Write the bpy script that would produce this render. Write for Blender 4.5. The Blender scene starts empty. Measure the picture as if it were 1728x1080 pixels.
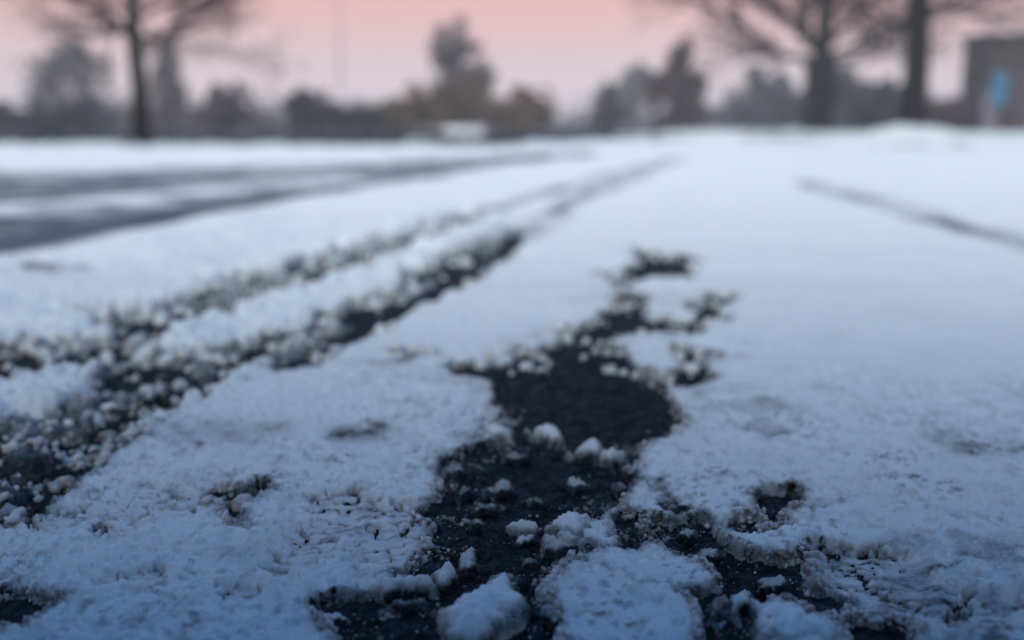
import bpy, bmesh, math, random
import numpy as np
from mathutils import Vector

C = bpy.context.scene
COL = C.collection
rad = math.radians

# ------------------------------------------------------------------ camera
FPX = 1680.0                    # focal length in photograph pixels (1728 wide)
CAM_H = 0.32
HORIZON = 208.0
PITCH = math.atan((540 - HORIZON) / FPX)
cam = bpy.data.cameras.new('camera')
cam.sensor_width = 36.0
cam.lens = 36.0 * FPX / 1728.0
cam.clip_start = 0.02
cam.clip_end = 2000
co = bpy.data.objects.new('camera', cam)
COL.objects.link(co)
co.location = (0, 0, CAM_H)
co.rotation_euler = (math.pi / 2 - PITCH, 0, 0)
C.camera = co
cam.dof.use_dof = True
cam.dof.focus_distance = 0.75
cam.dof.aperture_fstop = 2.25
cam.dof.aperture_blades = 9
C.render.resolution_x, C.render.resolution_y = 1024, 640
C.view_settings.view_transform = 'Standard'
C.view_settings.look = 'None'
C.view_settings.exposure = 0.02
C.view_settings.gamma = 1
C.cycles.use_denoising = True
C.cycles.max_bounces = 8
C.cycles.transmission_bounces = 6
C.cycles.volume_bounces = 1
C.cycles.caustics_refractive = False
C.cycles.caustics_reflective = False

def px_dir(px, py):
    u, v = (px - 864) / FPX, (540 - py) / FPX
    s, c = math.sin(PITCH), math.cos(PITCH)
    return (u, c + v * s, -s + v * c)

def gnd(px, py, z=0.0):
    d = px_dir(px, py)
    t = (z - CAM_H) / d[2]
    return (d[0] * t, d[1] * t)

def at(px, py, Y):
    """the point on the photograph's ray through px, py at world distance Y"""
    d = px_dir(px, py)
    t = Y / d[1]
    return Vector((d[0] * t, Y, CAM_H + d[2] * t))

def ppm(Y):                      # photograph pixels per metre at distance Y
    return FPX / Y

# ------------------------------------------------------------------ sky
SUN_EL, SUN_AZ = rad(35), rad(200)      # azimuth clockwise from +Y : behind the camera, a little left
world = bpy.data.worlds.new('World')
C.world = world
world.use_nodes = True
wn, wl = world.node_tree.nodes, world.node_tree.links
wn.clear()
out = wn.new('ShaderNodeOutputWorld')
bg = wn.new('ShaderNodeBackground')
sky = wn.new('ShaderNodeTexSky')
sky.sky_type = 'NISHITA'
sky.sun_disc = False
sky.sun_elevation = SUN_EL
sky.sun_rotation = SUN_AZ
tc = wn.new('ShaderNodeTexCoord')
sep = wn.new('ShaderNodeSeparateXYZ')
wl.new(tc.outputs['Generated'], sep.inputs[0])
nz = wn.new('ShaderNodeTexNoise')
nz.inputs['Scale'].default_value = 3.0
nz.inputs['Detail'].default_value = 3
mp = wn.new('ShaderNodeMapping')
mp.inputs['Scale'].default_value = (1, 1, 6)
wl.new(tc.outputs['Generated'], mp.inputs[0])
wl.new(mp.outputs[0], nz.inputs['Vector'])
ma = wn.new('ShaderNodeMath'); ma.operation = 'MULTIPLY_ADD'
ma.inputs[1].default_value = 0.03; 
wl.new(nz.outputs['Fac'], ma.inputs[0])
sb = wn.new('ShaderNodeMath'); sb.operation = 'SUBTRACT'; sb.inputs[1].default_value = 0.015
wl.new(sep.outputs['Z'], sb.inputs[0])
wl.new(sb.outputs[0], ma.inputs[2])
rp = wn.new('ShaderNodeValToRGB')
wl.new(ma.outputs[0], rp.inputs[0])
SKY = [(0.0, (0.60, 0.55, 0.64)), (0.025, (0.90, 0.73, 0.78)), (0.06, (0.90, 0.64, 0.64)), (0.115, (0.88, 0.47, 0.44)),
       (0.19, (0.28, 0.22, 0.34)), (0.32, (0.07, 0.14, 0.31)), (1.0, (0.032, 0.19, 0.48))]
e = rp.color_ramp.elements
e[0].position, e[0].color = SKY[0][0], (*SKY[0][1], 1)
e[1].position, e[1].color = SKY[-1][0], (*SKY[-1][1], 1)
for p, c in SKY[1:-1]:
    n = e.new(p); n.color = (*c, 1)
ad = wn.new('ShaderNodeMix'); ad.data_type = 'RGBA'; ad.blend_type = 'ADD'
ad.inputs['Factor'].default_value = 0.004
wl.new(rp.outputs[0], ad.inputs['A'])
wl.new(sky.outputs[0], ad.inputs['B'])
wl.new(ad.outputs['Result'], bg.inputs[0])
bg.inputs[1].default_value = 1.0
wl.new(bg.outputs[0], out.inputs[0])

sun = bpy.data.lights.new('sun', 'SUN')
sun.energy = 5.0
sun.angle = rad(48)
sun.color = (0.96, 0.94, 0.83)
so = bpy.data.objects.new('sun', sun)
COL.objects.link(so)
sd_ = Vector((math.sin(SUN_AZ) * math.cos(SUN_EL), math.cos(SUN_AZ) * math.cos(SUN_EL), math.sin(SUN_EL)))
so.rotation_euler = sd_.to_track_quat('Z', 'Y').to_euler()
so.location = (0, -5, 8)

# ------------------------------------------------------------------ noise in numpy
def _h(ix, iy, iz, s):
    n = (ix.astype(np.int64) * 73856093) ^ (iy.astype(np.int64) * 19349663) ^ (iz.astype(np.int64) * 83492791) ^ (s * 2654435761)
    n = (n ^ (n >> 13)) * 1274126177
    n = n & 0xffffffff
    n = (n ^ (n >> 16)) * 2246822519 & 0xffffffff
    n = n ^ (n >> 15)
    return (n & 0xffffff) / float(0xffffff)

def vnoise2(x, y, s=0):
    ix, iy = np.floor(x), np.floor(y)
    fx, fy = x - ix, y - iy
    fx, fy = fx**3 * (fx * (fx * 6 - 15) + 10), fy**3 * (fy * (fy * 6 - 15) + 10)
    z = np.zeros_like(ix)
    a, b = _h(ix, iy, z, s), _h(ix + 1, iy, z, s)
    c, d = _h(ix, iy + 1, z, s), _h(ix + 1, iy + 1, z, s)
    return (a + (b - a) * fx) * (1 - fy) + (c + (d - c) * fx) * fy

def fbm2(x, y, lam, octs=4, s=0, gain=0.5):
    v, a, t = 0, 1.0, 0
    ca, sa = math.cos(0.6), math.sin(0.6)
    x, y = x / lam, y / lam
    for o in range(octs):
        v = v + a * (vnoise2(x + 17.3 * o, y - 9.1 * o, s + o) * 2 - 1)
        t += a
        a *= gain
        x, y = (ca * x - sa * y) * 2.03, (sa * x + ca * y) * 2.03
    return v / t

def vor2(x, y, lam, s=0):
    x, y = x / lam, y / lam
    ix, iy = np.floor(x), np.floor(y)
    z = np.zeros_like(ix)
    best = np.full(x.shape, 9.0)
    rnd = np.zeros(x.shape)
    for dx in (-1, 0, 1):
        for dy in (-1, 0, 1):
            jx, jy = ix + dx, iy + dy
            px = jx + _h(jx, jy, z, s + 11)
            py = jy + _h(jx, jy, z, s + 23)
            d = (px - x)**2 + (py - y)**2
            r = _h(jx, jy, z, s + 37)
            m = d < best
            best = np.where(m, d, best)
            rnd = np.where(m, r, rnd)
    return np.sqrt(best), rnd

def facet2(x, y, lam, s=0):
    """flat randomly tilted plates, one to a cell (height in units of lam)"""
    x, y = x / lam, y / lam
    ix, iy = np.floor(x), np.floor(y)
    z = np.zeros_like(ix)
    best = np.full(x.shape, 9.0); out = np.zeros(x.shape)
    for dx in (-1, 0, 1):
        for dy in (-1, 0, 1):
            jx, jy = ix + dx, iy + dy
            ox = x - jx - _h(jx, jy, z, s + 11); oy = y - jy - _h(jx, jy, z, s + 23)
            d = ox * ox + oy * oy
            m = d < best
            best = np.where(m, d, best)
            v = (_h(jx, jy, z, s + 41) - .5) * ox + (_h(jx, jy, z, s + 47) - .5) * oy + (_h(jx, jy, z, s + 53) - .5) * .5
            out = np.where(m, v, out)
    return out

def vnoise3(p, s=0):
    i = np.floor(p); f = p - i
    f = f**3 * (f * (f * 6 - 15) + 10)
    v = 0
    for dx in (0, 1):
        for dy in (0, 1):
            for dz in (0, 1):
                w = (f[:, 0] if dx else 1 - f[:, 0]) * (f[:, 1] if dy else 1 - f[:, 1]) * (f[:, 2] if dz else 1 - f[:, 2])
                v = v + w * _h(i[:, 0] + dx, i[:, 1] + dy, i[:, 2] + dz, s)
    return v * 2 - 1

def fbm3(p, octs=3, s=0):
    v, a, t = 0, 1.0, 0
    for o in range(octs):
        v = v + a * vnoise3(p + o * 7.7, s + o); t += a; a *= 0.5; p = p * 2.03
    return v / t

def vor3(p, s=0):
    i = np.floor(p)
    best = np.full(len(p), 9.0)
    for dx in (-1, 0, 1):
        for dy in (-1, 0, 1):
            for dz in (-1, 0, 1):
                j = i + np.array((dx, dy, dz))
                q = j + np.stack([_h(j[:, 0], j[:, 1], j[:, 2], s + k) for k in (3, 5, 9)], 1)
                best = np.minimum(best, ((q - p)**2).sum(1))
    return np.sqrt(best)

def facet3(p, s=0):
    i = np.floor(p)
    best = np.full(len(p), 9.0); out = np.zeros(len(p))
    for dx in (-1, 0, 1):
        for dy in (-1, 0, 1):
            for dz in (-1, 0, 1):
                j = i + np.array((dx, dy, dz))
                o = p - j - np.stack([_h(j[:, 0], j[:, 1], j[:, 2], s + k) for k in (3, 5, 9)], 1)
                d = (o * o).sum(1)
                g = np.stack([_h(j[:, 0], j[:, 1], j[:, 2], s + k) - .5 for k in (13, 15, 19)], 1)
                m = d < best
                best = np.where(m, d, best)
                out = np.where(m, (o * g).sum(1) + .4 * g[:, 0], out)
    return out

def sstep(a, b, x):
    t = np.clip((x - a) / (b - a), 0, 1)
    return t * t * (3 - 2 * t)

# ------------------------------------------------------------------ materials
def mat(name):
    m = bpy.data.materials.new(name)
    m.use_nodes = True
    n = m.node_tree.nodes
    return m, n, m.node_tree.links, n['Principled BSDF']

def simple(name, col, rough=0.8, var=0.25, scale=3.0, bump=0.0, spec=0.3):
    m, n, l, p = mat(name)
    t = n.new('ShaderNodeTexCoord')
    no = n.new('ShaderNodeTexNoise'); no.inputs['Scale'].default_value = scale; no.inputs['Detail'].default_value = 6
    l.new(t.outputs['Object'], no.inputs['Vector'])
    r = n.new('ShaderNodeValToRGB')
    r.color_ramp.elements[0].position = 0.3; r.color_ramp.elements[1].position = 0.7
    r.color_ramp.elements[0].color = (*[c * (1 - var) for c in col], 1)
    r.color_ramp.elements[1].color = (*[min(1, c * (1 + var)) for c in col], 1)
    l.new(no.outputs['Fac'], r.inputs[0]); l.new(r.outputs[0], p.inputs['Base Color'])
    p.inputs['Roughness'].default_value = rough
    p.inputs['Specular IOR Level'].default_value = spec
    if bump:
        b = n.new('ShaderNodeBump'); b.inputs['Strength'].default_value = bump; b.inputs['Distance'].default_value = 0.02
        l.new(no.outputs['Fac'], b.inputs['Height']); l.new(b.outputs[0], p.inputs['Normal'])
    return m

def leafmat(name, col):
    m, n, l, p = mat(name)
    g = n.new('ShaderNodeNewGeometry')
    r = n.new('ShaderNodeValToRGB')
    r.color_ramp.elements[0].color = (*[c * 0.55 for c in col], 1)
    r.color_ramp.elements[1].color = (*[c * 1.5 for c in col], 1)
    l.new(g.outputs['Random Per Island'], r.inputs[0]); l.new(r.outputs[0], p.inputs['Base Color'])
    p.inputs['Roughness'].default_value = 0.7
    p.inputs['Specular IOR Level'].default_value = 0.2
    return m

def snow_material():
    m, n, l, p = mat('snow')
    o = n['Material Output']
    tcn = n.new('ShaderNodeTexCoord')
    a = n.new('ShaderNodeAttribute'); a.attribute_name = 'ice'
    dd = n.new('ShaderNodeAttribute'); dd.attribute_name = 'dirt'
    # grain
    n1 = n.new('ShaderNodeTexNoise'); n1.inputs['Scale'].default_value = 260; n1.inputs['Detail'].default_value = 5; n1.inputs['Roughness'].default_value = 0.65
    n2 = n.new('ShaderNodeTexVoronoi'); n2.inputs['Scale'].default_value = 420
    n3 = n.new('ShaderNodeTexNoise'); n3.inputs['Scale'].default_value = 45; n3.inputs['Detail'].default_value = 5
    for q in (n1, n2, n3): l.new(tcn.outputs['Object'], q.inputs['Vector'])
    b1 = n.new('ShaderNodeBump'); b1.inputs['Strength'].default_value = 0.8; b1.inputs['Distance'].default_value = 0.0022
    l.new(n1.outputs['Fac'], b1.inputs['Height'])
    b2 = n.new('ShaderNodeBump'); b2.inputs['Strength'].default_value = 0.35; b2.inputs['Distance'].default_value = 0.001
    l.new(n2.outputs['Distance'], b2.inputs['Height']); l.new(b1.outputs[0], b2.inputs['Normal'])
    # colour : clean snow, grey slush where 'dirt' is
    mx = n.new('ShaderNodeMix'); mx.data_type = 'RGBA'
    mx.inputs['A'].default_value = (0.81, 0.87, 0.92, 1)
    mx.inputs['B'].default_value = (0.050, 0.074, 0.098, 1)
    l.new(dd.outputs['Fac'], mx.inputs['Factor'])
    l.new(mx.outputs['Result'], p.inputs['Base Color'])
    p.inputs['Roughness'].default_value = 0.55
    p.inputs['Specular IOR Level'].default_value = 0.35
    p.inputs['Subsurface Weight'].default_value = 0.7
    p.inputs['Subsurface Radius'].default_value = (0.6, 0.9, 1.0)
    p.inputs['Subsurface Scale'].default_value = 0.010
    p.inputs['Coat Weight'].default_value = 0.12
    p.inputs['Coat Roughness'].default_value = 0.22
    p.inputs['Coat IOR'].default_value = 1.31
    l.new(b2.outputs[0], p.inputs['Normal'])
    q = n.new('ShaderNodeBsdfPrincipled')
    q.inputs['Base Color'].default_value = (0.72, 0.85, 0.96, 1)
    q.inputs['Transmission Weight'].default_value = 1.0
    q.inputs['IOR'].default_value = 1.31
    q.inputs['Roughness'].default_value = 0.22
    l.new(b2.outputs[0], q.inputs['Normal'])
    # factor
    f = n.new('ShaderNodeMath'); f.operation = 'MULTIPLY_ADD'
    l.new(n3.outputs['Fac'], f.inputs[0]); f.inputs[1].default_value = 0.9; f.inputs[2].default_value = -0.45
    g = n.new('ShaderNodeMath'); g.operation = 'MULTIPLY_ADD'
    l.new(n1.outputs['Fac'], g.inputs[0]); g.inputs[1].default_value = 0.7; g.inputs[2].default_value = -0.35
    h = n.new('ShaderNodeMath'); h.operation = 'ADD'; l.new(f.outputs[0], h.inputs[0]); l.new(g.outputs[0], h.inputs[1])
    # noise only counts where there is some ice
    k = n.new('ShaderNodeMath'); k.operation = 'MULTIPLY'; l.new(h.outputs[0], k.inputs[0])
    k2 = n.new('ShaderNodeMath'); k2.operation = 'MINIMUM'; l.new(a.outputs['Fac'], k2.inputs[0]); k2.inputs[1].default_value = 0.4
    k3 = n.new('ShaderNodeMath'); k3.operation = 'MULTIPLY'; l.new(k2.outputs[0], k3.inputs[0]); k3.inputs[1].default_value = 3.0
    l.new(k3.outputs[0], k.inputs[1])
    s = n.new('ShaderNodeMath'); s.operation = 'ADD'; s.use_clamp = True
    l.new(a.outputs['Fac'], s.inputs[0]); l.new(k.outputs[0], s.inputs[1])
    ms = n.new('ShaderNodeMixShader')
    l.new(s.outputs[0], ms.inputs[0]); l.new(p.outputs[0], ms.inputs[1]); l.new(q.outputs[0], ms.inputs[2])
    l.new(ms.outputs[0], o.inputs['Surface'])
    return m

def asphalt_material():
    m, n, l, p = mat('wet_asphalt')
    t = n.new('ShaderNodeTexCoord')
    v = n.new('ShaderNodeTexVoronoi'); v.inputs['Scale'].default_value = 170
    nn = n.new('ShaderNodeTexNoise'); nn.inputs['Scale'].default_value = 380; nn.inputs['Detail'].default_value = 5
    for q in (v, nn): l.new(t.outputs['Object'], q.inputs['Vector'])
    r = n.new('ShaderNodeValToRGB')
    r.color_ramp.elements[0].color = (0.0025, 0.003, 0.0045, 1)
    r.color_ramp.elements[1].color = (0.014, 0.016, 0.021, 1)
    r.color_ramp.elements[1].position = 0.7
    q9 = r.color_ramp.elements.new(0.82); q9.color = (0.035, 0.038, 0.045, 1)
    l.new(v.outputs['Color'], r.inputs[0]); l.new(r.outputs[0], p.inputs['Base Color'])
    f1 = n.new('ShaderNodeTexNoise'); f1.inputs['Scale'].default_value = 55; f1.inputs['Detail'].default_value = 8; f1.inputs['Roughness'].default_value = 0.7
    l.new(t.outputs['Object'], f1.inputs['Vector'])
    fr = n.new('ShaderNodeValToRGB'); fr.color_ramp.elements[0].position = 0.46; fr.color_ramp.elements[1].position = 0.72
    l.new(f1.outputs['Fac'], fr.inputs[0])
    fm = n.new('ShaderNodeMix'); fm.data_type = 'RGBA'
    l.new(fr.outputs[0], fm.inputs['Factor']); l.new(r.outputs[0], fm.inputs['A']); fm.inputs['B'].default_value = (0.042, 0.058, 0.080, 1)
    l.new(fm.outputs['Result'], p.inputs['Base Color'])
    b = n.new('ShaderNodeBump'); b.inputs['Strength'].default_value = 0.9; b.inputs['Distance'].default_value = 0.003
    l.new(v.outputs['Distance'], b.inputs['Height']); b.invert = True
    b2 = n.new('ShaderNodeBump'); b2.inputs['Strength'].default_value = 0.6; b2.inputs['Distance'].default_value = 0.001
    l.new(nn.outputs['Fac'], b2.inputs['Height']); l.new(b.outputs[0], b2.inputs['Normal'])
    l.new(b2.outputs[0], p.inputs['Normal'])
    p.inputs['Roughness'].default_value = 0.6
    p.inputs['Specular IOR Level'].default_value = 0.07
    return m

M_SNOW = snow_material()
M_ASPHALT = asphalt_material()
M_BARK = simple('dark_bark', (0.008, 0.007, 0.008), 0.9, 0.3, 6, 0.6, 0.03)
M_BARK2 = simple('pale_bark', (0.026, 0.020, 0.022), 0.9, 0.3, 6, 0.6, 0.05)

# ------------------------------------------------------------------ mesh helpers
def mesh_np(name, verts, faces_quads=None, faces_tris=None, smooth=True, mats=(), attrs=None):
    me = bpy.data.meshes.new(name)
    me.vertices.add(len(verts))
    me.vertices.foreach_set('co', np.asarray(verts, dtype=np.float32).ravel())
    parts, starts, tot = [], [], 0
    if faces_quads is not None and len(faces_quads):
        parts.append(faces_quads.astype(np.int32).ravel())
        starts.append(np.arange(len(faces_quads)) * 4); tot = len(faces_quads) * 4
    if faces_tris is not None and len(faces_tris):
        parts.append(faces_tris.astype(np.int32).ravel())
        starts.append(tot + np.arange(len(faces_tris)) * 3)
    loops = np.concatenate(parts); st = np.concatenate(starts).astype(np.int32)
    me.loops.add(len(loops)); me.loops.foreach_set('vertex_index', loops)
    me.polygons.add(len(st)); me.polygons.foreach_set('loop_start', st)
    me.update(calc_edges=True)
    if smooth: me.polygons.foreach_set('use_smooth', np.ones(len(st), dtype=bool))
    for m in mats: me.materials.append(m)
    if attrs:
        for k, v in attrs.items():
            at_ = me.attributes.new(k, 'FLOAT', 'POINT')
            at_.data.foreach_set('value', np.asarray(v, dtype=np.float32))
    me.validate()
    return me

def link(name, me, parent=None, loc=(0, 0, 0), label=None, cat=None, group=None, kind=None):
    o = bpy.data.objects.new(name, me); COL.objects.link(o)
    o.location = loc
    if parent: o.parent = parent
    if label: o['label'] = label
    if cat: o['category'] = cat
    if group: o['group'] = group
    if kind: o['kind'] = kind
    return o

# ------------------------------------------------------------------ bare ground outlines (measured from the photograph, laid on the ground)
H0 = 0.0065                        # usual snow thickness
A = [(880,590),(905,600),(945,560),(1010,545),(1045,560),(1040,600),(1080,625),(1100,650),(1140,670),(1150,710),(1120,735),(1080,760),(1078,810),(1040,855),(985,880),(950,915),(1015,935),(960,950),(925,985),(905,1010),(930,1050),(960,1130),(590,1130),(545,1070),(535,1022),(600,1008),(650,1006),(700,1002),(735,992),(640,972),(700,960),(720,930),(735,895),(700,868),(735,835),(740,800),(790,765),(860,745),(850,700),(850,660),(890,625)]
BARE = [A,
 [(940,553),(1000,545),(1035,520),(1050,495),(1075,500),(1085,535),(1150,550),(1190,548),(1175,564),(1100,562),(1045,569),(1010,556)],
 [(1010,462),(1040,468),(1075,458),(1090,440),(1060,425),(1080,418),(1110,438),(1150,430),(1170,445),(1175,470),(1150,466),(1110,466),(1070,474),(1065,494),(1055,494),(1040,484),(1020,477)],
 [(1165,530),(1200,520),(1205,506),(1217,513),(1214,544),(1190,542)],
 [(1135,588),(1150,588),(1190,598),(1200,608),(1170,611),(1140,602)],
 [(1142,633),(1180,623),(1188,640),(1167,656),(1148,652)],
 [(1113,892),(1130,905),(1178,884),(1206,921),(1237,941),(1284,954),(1324,958),(1357,943),(1347,962),(1365,978),(1341,990),(1414,1021),(1406,1035),(1373,1030),(1332,1012),(1290,995),(1266,1031),(1280,1130),(1185,1130),(1200,1045),(1180,1020),(1235,1004),(1232,984),(1215,960),(1180,945),(1145,932),(1118,918)],
 [(1435,1060),(1460,1056),(1475,1068),(1500,1054),(1528,1068),(1530,1130),(1440,1130)],
 [(1280,845),(1300,836),(1337,840),(1318,857),(1308,880),(1290,868)],
 [(1256,886),(1280,878),(1272,892)],
 [(1045,872),(1058,877),(1070,900),(1086,922),(1072,924),(1055,904)],
 [(358,842),(375,838),(400,842),(440,828),(452,834),(424,853),(408,860),(400,880),(376,868)],
 [(765,624),(850,626),(862,634),(840,645),(790,643)],
 [(672,594),(712,597),(718,604),(690,606)],
 # the two ruts on the left
 [(-700,700),(-300,640),(0,602),(75,590),(180,585),(165,545),(265,538),(300,520),(375,492),(440,472),(550,435),(675,400),(790,362),(815,376),(700,420),(600,453),(500,492),(400,526),(330,548),(275,578),(240,606),(150,624),(0,646),(-300,694),(-700,790)],
 [(-700,810),(-300,762),(0,735),(60,722),(155,690),(165,640),(230,622),(330,610),(430,588),(500,574),(555,543),(610,518),(660,498),(700,462),(760,432),(830,410),(880,388),(885,394),(845,432),(790,462),(720,500),(655,535),(605,564),(565,586),(505,622),(420,632),(345,668),(275,694),(205,745),(135,790),(60,850),(0,880),(-300,960),(-700,1060)],
 [(-120,1000),(30,1002),(100,1018),(60,1040),(20,1052),(-120,1058)],
]
SLUSH = [(-2500,330),(-600,302),(0,293),(200,288),(400,282),(600,277),(760,269),(880,261),(990,256),(1025,262),(940,272),(820,284),(740,301),(620,323),(500,342),(380,366),(200,402),(110,420),(90,432),(0,440),(-600,500),(-2500,700)]

def ground_poly(P, h=H0 * 0.75):
    """outline on the ground; the side facing the camera is seen at the top edge of the snow, the far side at its foot"""
    a = 0
    n = len(P)
    for i in range(n):
        x0, y0 = P[i]; x1, y1 = P[(i + 1) % n]
        a += x0 * y1 - x1 * y0
    s = 1 if a > 0 else -1
    res = []
    for i in range(n):
        x0, y0 = P[i - 1]; x1, y1 = P[(i + 1) % n]
        ex, ey = x1 - x0, y1 - y0
        L = math.hypot(ex, ey) or 1
        ny = -ex * s / L                 # outward normal, image-down positive
        w = max(0.0, min(1.0, ny * 1.3))
        q = gnd(P[i][0], P[i][1], h * w)
        res.append(q)
    return np.array(res)

def sdf(x, y, poly):
    """signed distance, positive outside"""
    best = np.full(x.shape, 1e9)
    inside = np.zeros(x.shape, dtype=bool)
    n = len(poly)
    for i in range(n):
        ax, ay = poly[i]; bx, by = poly[(i + 1) % n]
        dx, dy = bx - ax, by - ay
        t = np.clip(((x - ax) * dx + (y - ay) * dy) / (dx * dx + dy * dy + 1e-12), 0, 1)
        best = np.minimum(best, (x - ax - t * dx)**2 + (y - ay - t * dy)**2)
        c = ((ay > y) != (by > y)) & (x < dx * (y - ay) / (dy if dy else 1e-12) + ax)
        inside ^= c
    d = np.sqrt(best)
    return np.where(inside, -d, d)

OPEN = {6: .004, 7: .003, 8: .002, 9: .003, 10: .003, 11: .0045, 12: .004, 13: .004, 14: .006, 15: .007}
POLYS = [ground_poly(p, 0.010 if i in (14, 15) else H0 * .75) for i, p in enumerate(BARE)]
SLUSHP = ground_poly(SLUSH, 0.0)

def ell(x, y, px, py, rx, ry, soft=1.6):
    """soft disc on the ground from an ellipse seen in the photograph"""
    cx, cy = gnd(px, py)
    ex = gnd(px + rx, py)[0] - cx
    ey = (gnd(px, py - ry)[1] - gnd(px, py + ry)[1]) / 2
    m = (np.abs(x - cx) < 2.2 * ex) & (np.abs(y - cy) < 2.2 * ey)
    r = np.full(x.shape, 9.0)
    xs, ys = x[m], y[m]
    r[m] = np.sqrt(((xs - cx) / ex)**2 + ((ys - cy) / ey)**2) + 1.1 * fbm2(xs, ys, min(ex, ey) * 1.3, 4, int(px)) 
    return 1 - sstep(1 / soft, soft, r)

WRINKLE = [(560,885,62,42,1),(655,935,75,28,.9),(1480,985,95,45,1),(1540,1050,90,28,.8),(1275,895,60,14,.8),(1440,950,60,20,.9),(395,1012,30,15,1),
           (480,965,60,14,.8),(230,985,50,14,.7),(700,880,40,20,.8),(300,850,110,22,.55),(140,890,120,20,.45),(820,775,60,14,.4),(1640,1040,60,30,.8),(1360,865,50,14,.4)]
GREY = [(350,742,85,24,.42),(600,752,46,18,.75),(240,660,60,30,.3),(1130,860,24,32,.9),(1295,738,26,16,.6),(1640,770,34,14,.35),
        (1680,950,50,30,.35),(110,470,36,11,.7),(790,840,40,30,.5),(1230,700,90,10,.22)]

def slope(x, y):
    # the lawn falls gently away, more on the left
    d = np.hypot(x, y)
    lf = sstep(0.22, -0.05, x / np.maximum(y, 1.0))
    return -(0.0008 + 0.0052 * lf) * np.clip(d - 14, 0, None)
def gz(x, y): return float(slope(np.array([x * 1.0]), np.array([y * 1.0]))[0])
LA, _lb = gnd(60, 850), gnd(1000, 345)
_l = math.hypot(_lb[0] - LA[0], _lb[1] - LA[1])
LN_ = ((_lb[0] - LA[0]) / _l, (_lb[1] - LA[1]) / _l)
def snow_field(x, y):
    """thickness-like field, ice share and dirt share at ground points"""
    d = np.hypot(x, y)
    f1 = fbm2(x, y, 0.075, 6, 3, 0.55)
    v1, r1 = vor2(x, y, 0.014, 5)
    v2, r2 = vor2(x, y, 0.0062, 8)
    b1 = np.sqrt(np.clip(1 - (v1 / 0.8)**2, 0, 1))
    b2 = np.sqrt(np.clip(1 - (v2 / 0.8)**2, 0, 1))
    v3, r3 = vor2(x, y, 0.045, 15)
    b3 = np.sqrt(np.clip(1 - (v3 / 0.85)**2, 0, 1))
    left = sstep(0.03, -0.05, ((x - LA[0]) * LN_[1] - (y - LA[1]) * LN_[0]))     # ploughed, lumpy side
    T = np.full(x.shape, 1.0)
    for ip, P in enumerate(POLYS):
        m = (x > P[:, 0].min() - .25) & (x < P[:, 0].max() + .25) & (y > P[:, 1].min() - .25) & (y < P[:, 1].max() + .25)
        if m.any():
            T[m] = np.minimum(T[m], sdf(x[m], y[m], P) - OPEN.get(ip, 0.0))
    T0 = T.copy()
    near = np.clip(T / 0.05, -1, 1)
    edge = 1 - sstep(0.0, 0.06, np.abs(T0))
    far_ = sstep(1.1, 1.9, d)
    T = T + (1 - left * .6) * far_ * (1 - sstep(0.0, 0.15, np.abs(T0))) * 0.055 * (fbm2(x, y * 0.6, 0.11, 4, 171) - 0.05)
    T = T + sstep(0.85, 1.2, d) * (1 - sstep(0.0, 0.09, np.abs(T0))) * 0.042 * fbm2(x, y * 0.7, 0.05, 4, 181)
    T = T + left * (1 - sstep(0, .12, np.abs(T0))) * 0.045 * fbm2(x, y * .7, 0.075, 3, 175)
    T = T + edge * (f1 * (0.013 + 0.018 * left) + (b1 - 0.6) * 0.006 + (b2 - 0.6) * 0.0025 + (b3 - 0.5) * 0.03 * left)
    rutn = 0.030 * fbm2(x, y, 0.045, 4, 176) + 0.010 * fbm2(x, y, .2, 2, 178)
    sl = left * (T < 0) * (T0 < 0.01)
    T = np.where(sl > .5, np.maximum(T, rutn - 0.009), T)
    rutdirt = np.where((sl > .5) & (T > 0), 0.30 + 0.35 * fbm2(x, y, .03, 3, 179), 0) 
    # thickness
    bulk = H0 + left * 0.006 + 0.004 * fbm2(x, y, 0.30, 3, 21)
    # ploughed ridge beyond the first rut, and piles between the ruts
    w = 0.0055 + left * 0.026
    prof = np.sqrt(np.clip(T / w, 0, 1) * (2 - np.clip(T / w, 0, 1)))
    inner = sstep(0.0, 0.05, T0)
    med = fbm2(x, y, 0.055, 4, 31)
    fine = fbm2(x, y, 0.012, 3, 41)
    lump = 0.0034 * (b1 - .5) * (0.25 + 0.75 * (1 - inner)) + 0.0012 * (b2 - .5) * (0.2 + .8 * (1 - inner))
    ridge = left * (1 - sstep(0.04, 0.16, T0))
    h = prof * (bulk + 0.0026 * med + 0.0018 * fine + 0.0007 * (b2 - .5) + lump + (left * 0.004 + ridge * 0.017) * (b3 - 0.35) + ridge * 0.001 + ridge * 0.008 * (b1 - .5) + left * 0.009 * fbm2(x, y, 0.12, 4, 51))
    # brittle overlapping crust plates
    pl = fbm2(x + 0.02 * med, y, 0.10, 5, 61)
    st = (pl * 7) - np.floor(pl * 7)
    h = h + prof * 0.0030 * (sstep(0.0, 0.07, st) - st) * inner * (1 - left)
    pl2 = fbm2(x, y + 0.02 * med, 0.045, 4, 65)
    s2 = (pl2 * 5) - np.floor(pl2 * 5)
    h = h + prof * 0.0017 * (sstep(0.0, 0.10, s2) - s2) * inner * (1 - left)
    fc = facet2(x + 0.002 * fine, y, 0.0075, 191) * 0.0075 * 0.55 + facet2(x, y, 0.0034, 195) * 0.0034 * 0.55
    fcw = 0.18 + 0.80 * sstep(-0.15, 0.45, fbm2(x, y, 0.09, 3, 197)) + 0.8 * (1 - inner)
    h = h + prof * fc * fcw
    h = h + prof * 0.009 * sstep(1.0, 2.0, d) * fbm2(x, y, 0.45, 4, 198)
    # wrinkled, half melted patches
    wr = np.zeros_like(x)
    for (a, b, c, e_, s_) in WRINKLE:
        wr = np.maximum(wr, s_ * ell(x, y, a, b, c, e_, 1.5))
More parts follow.
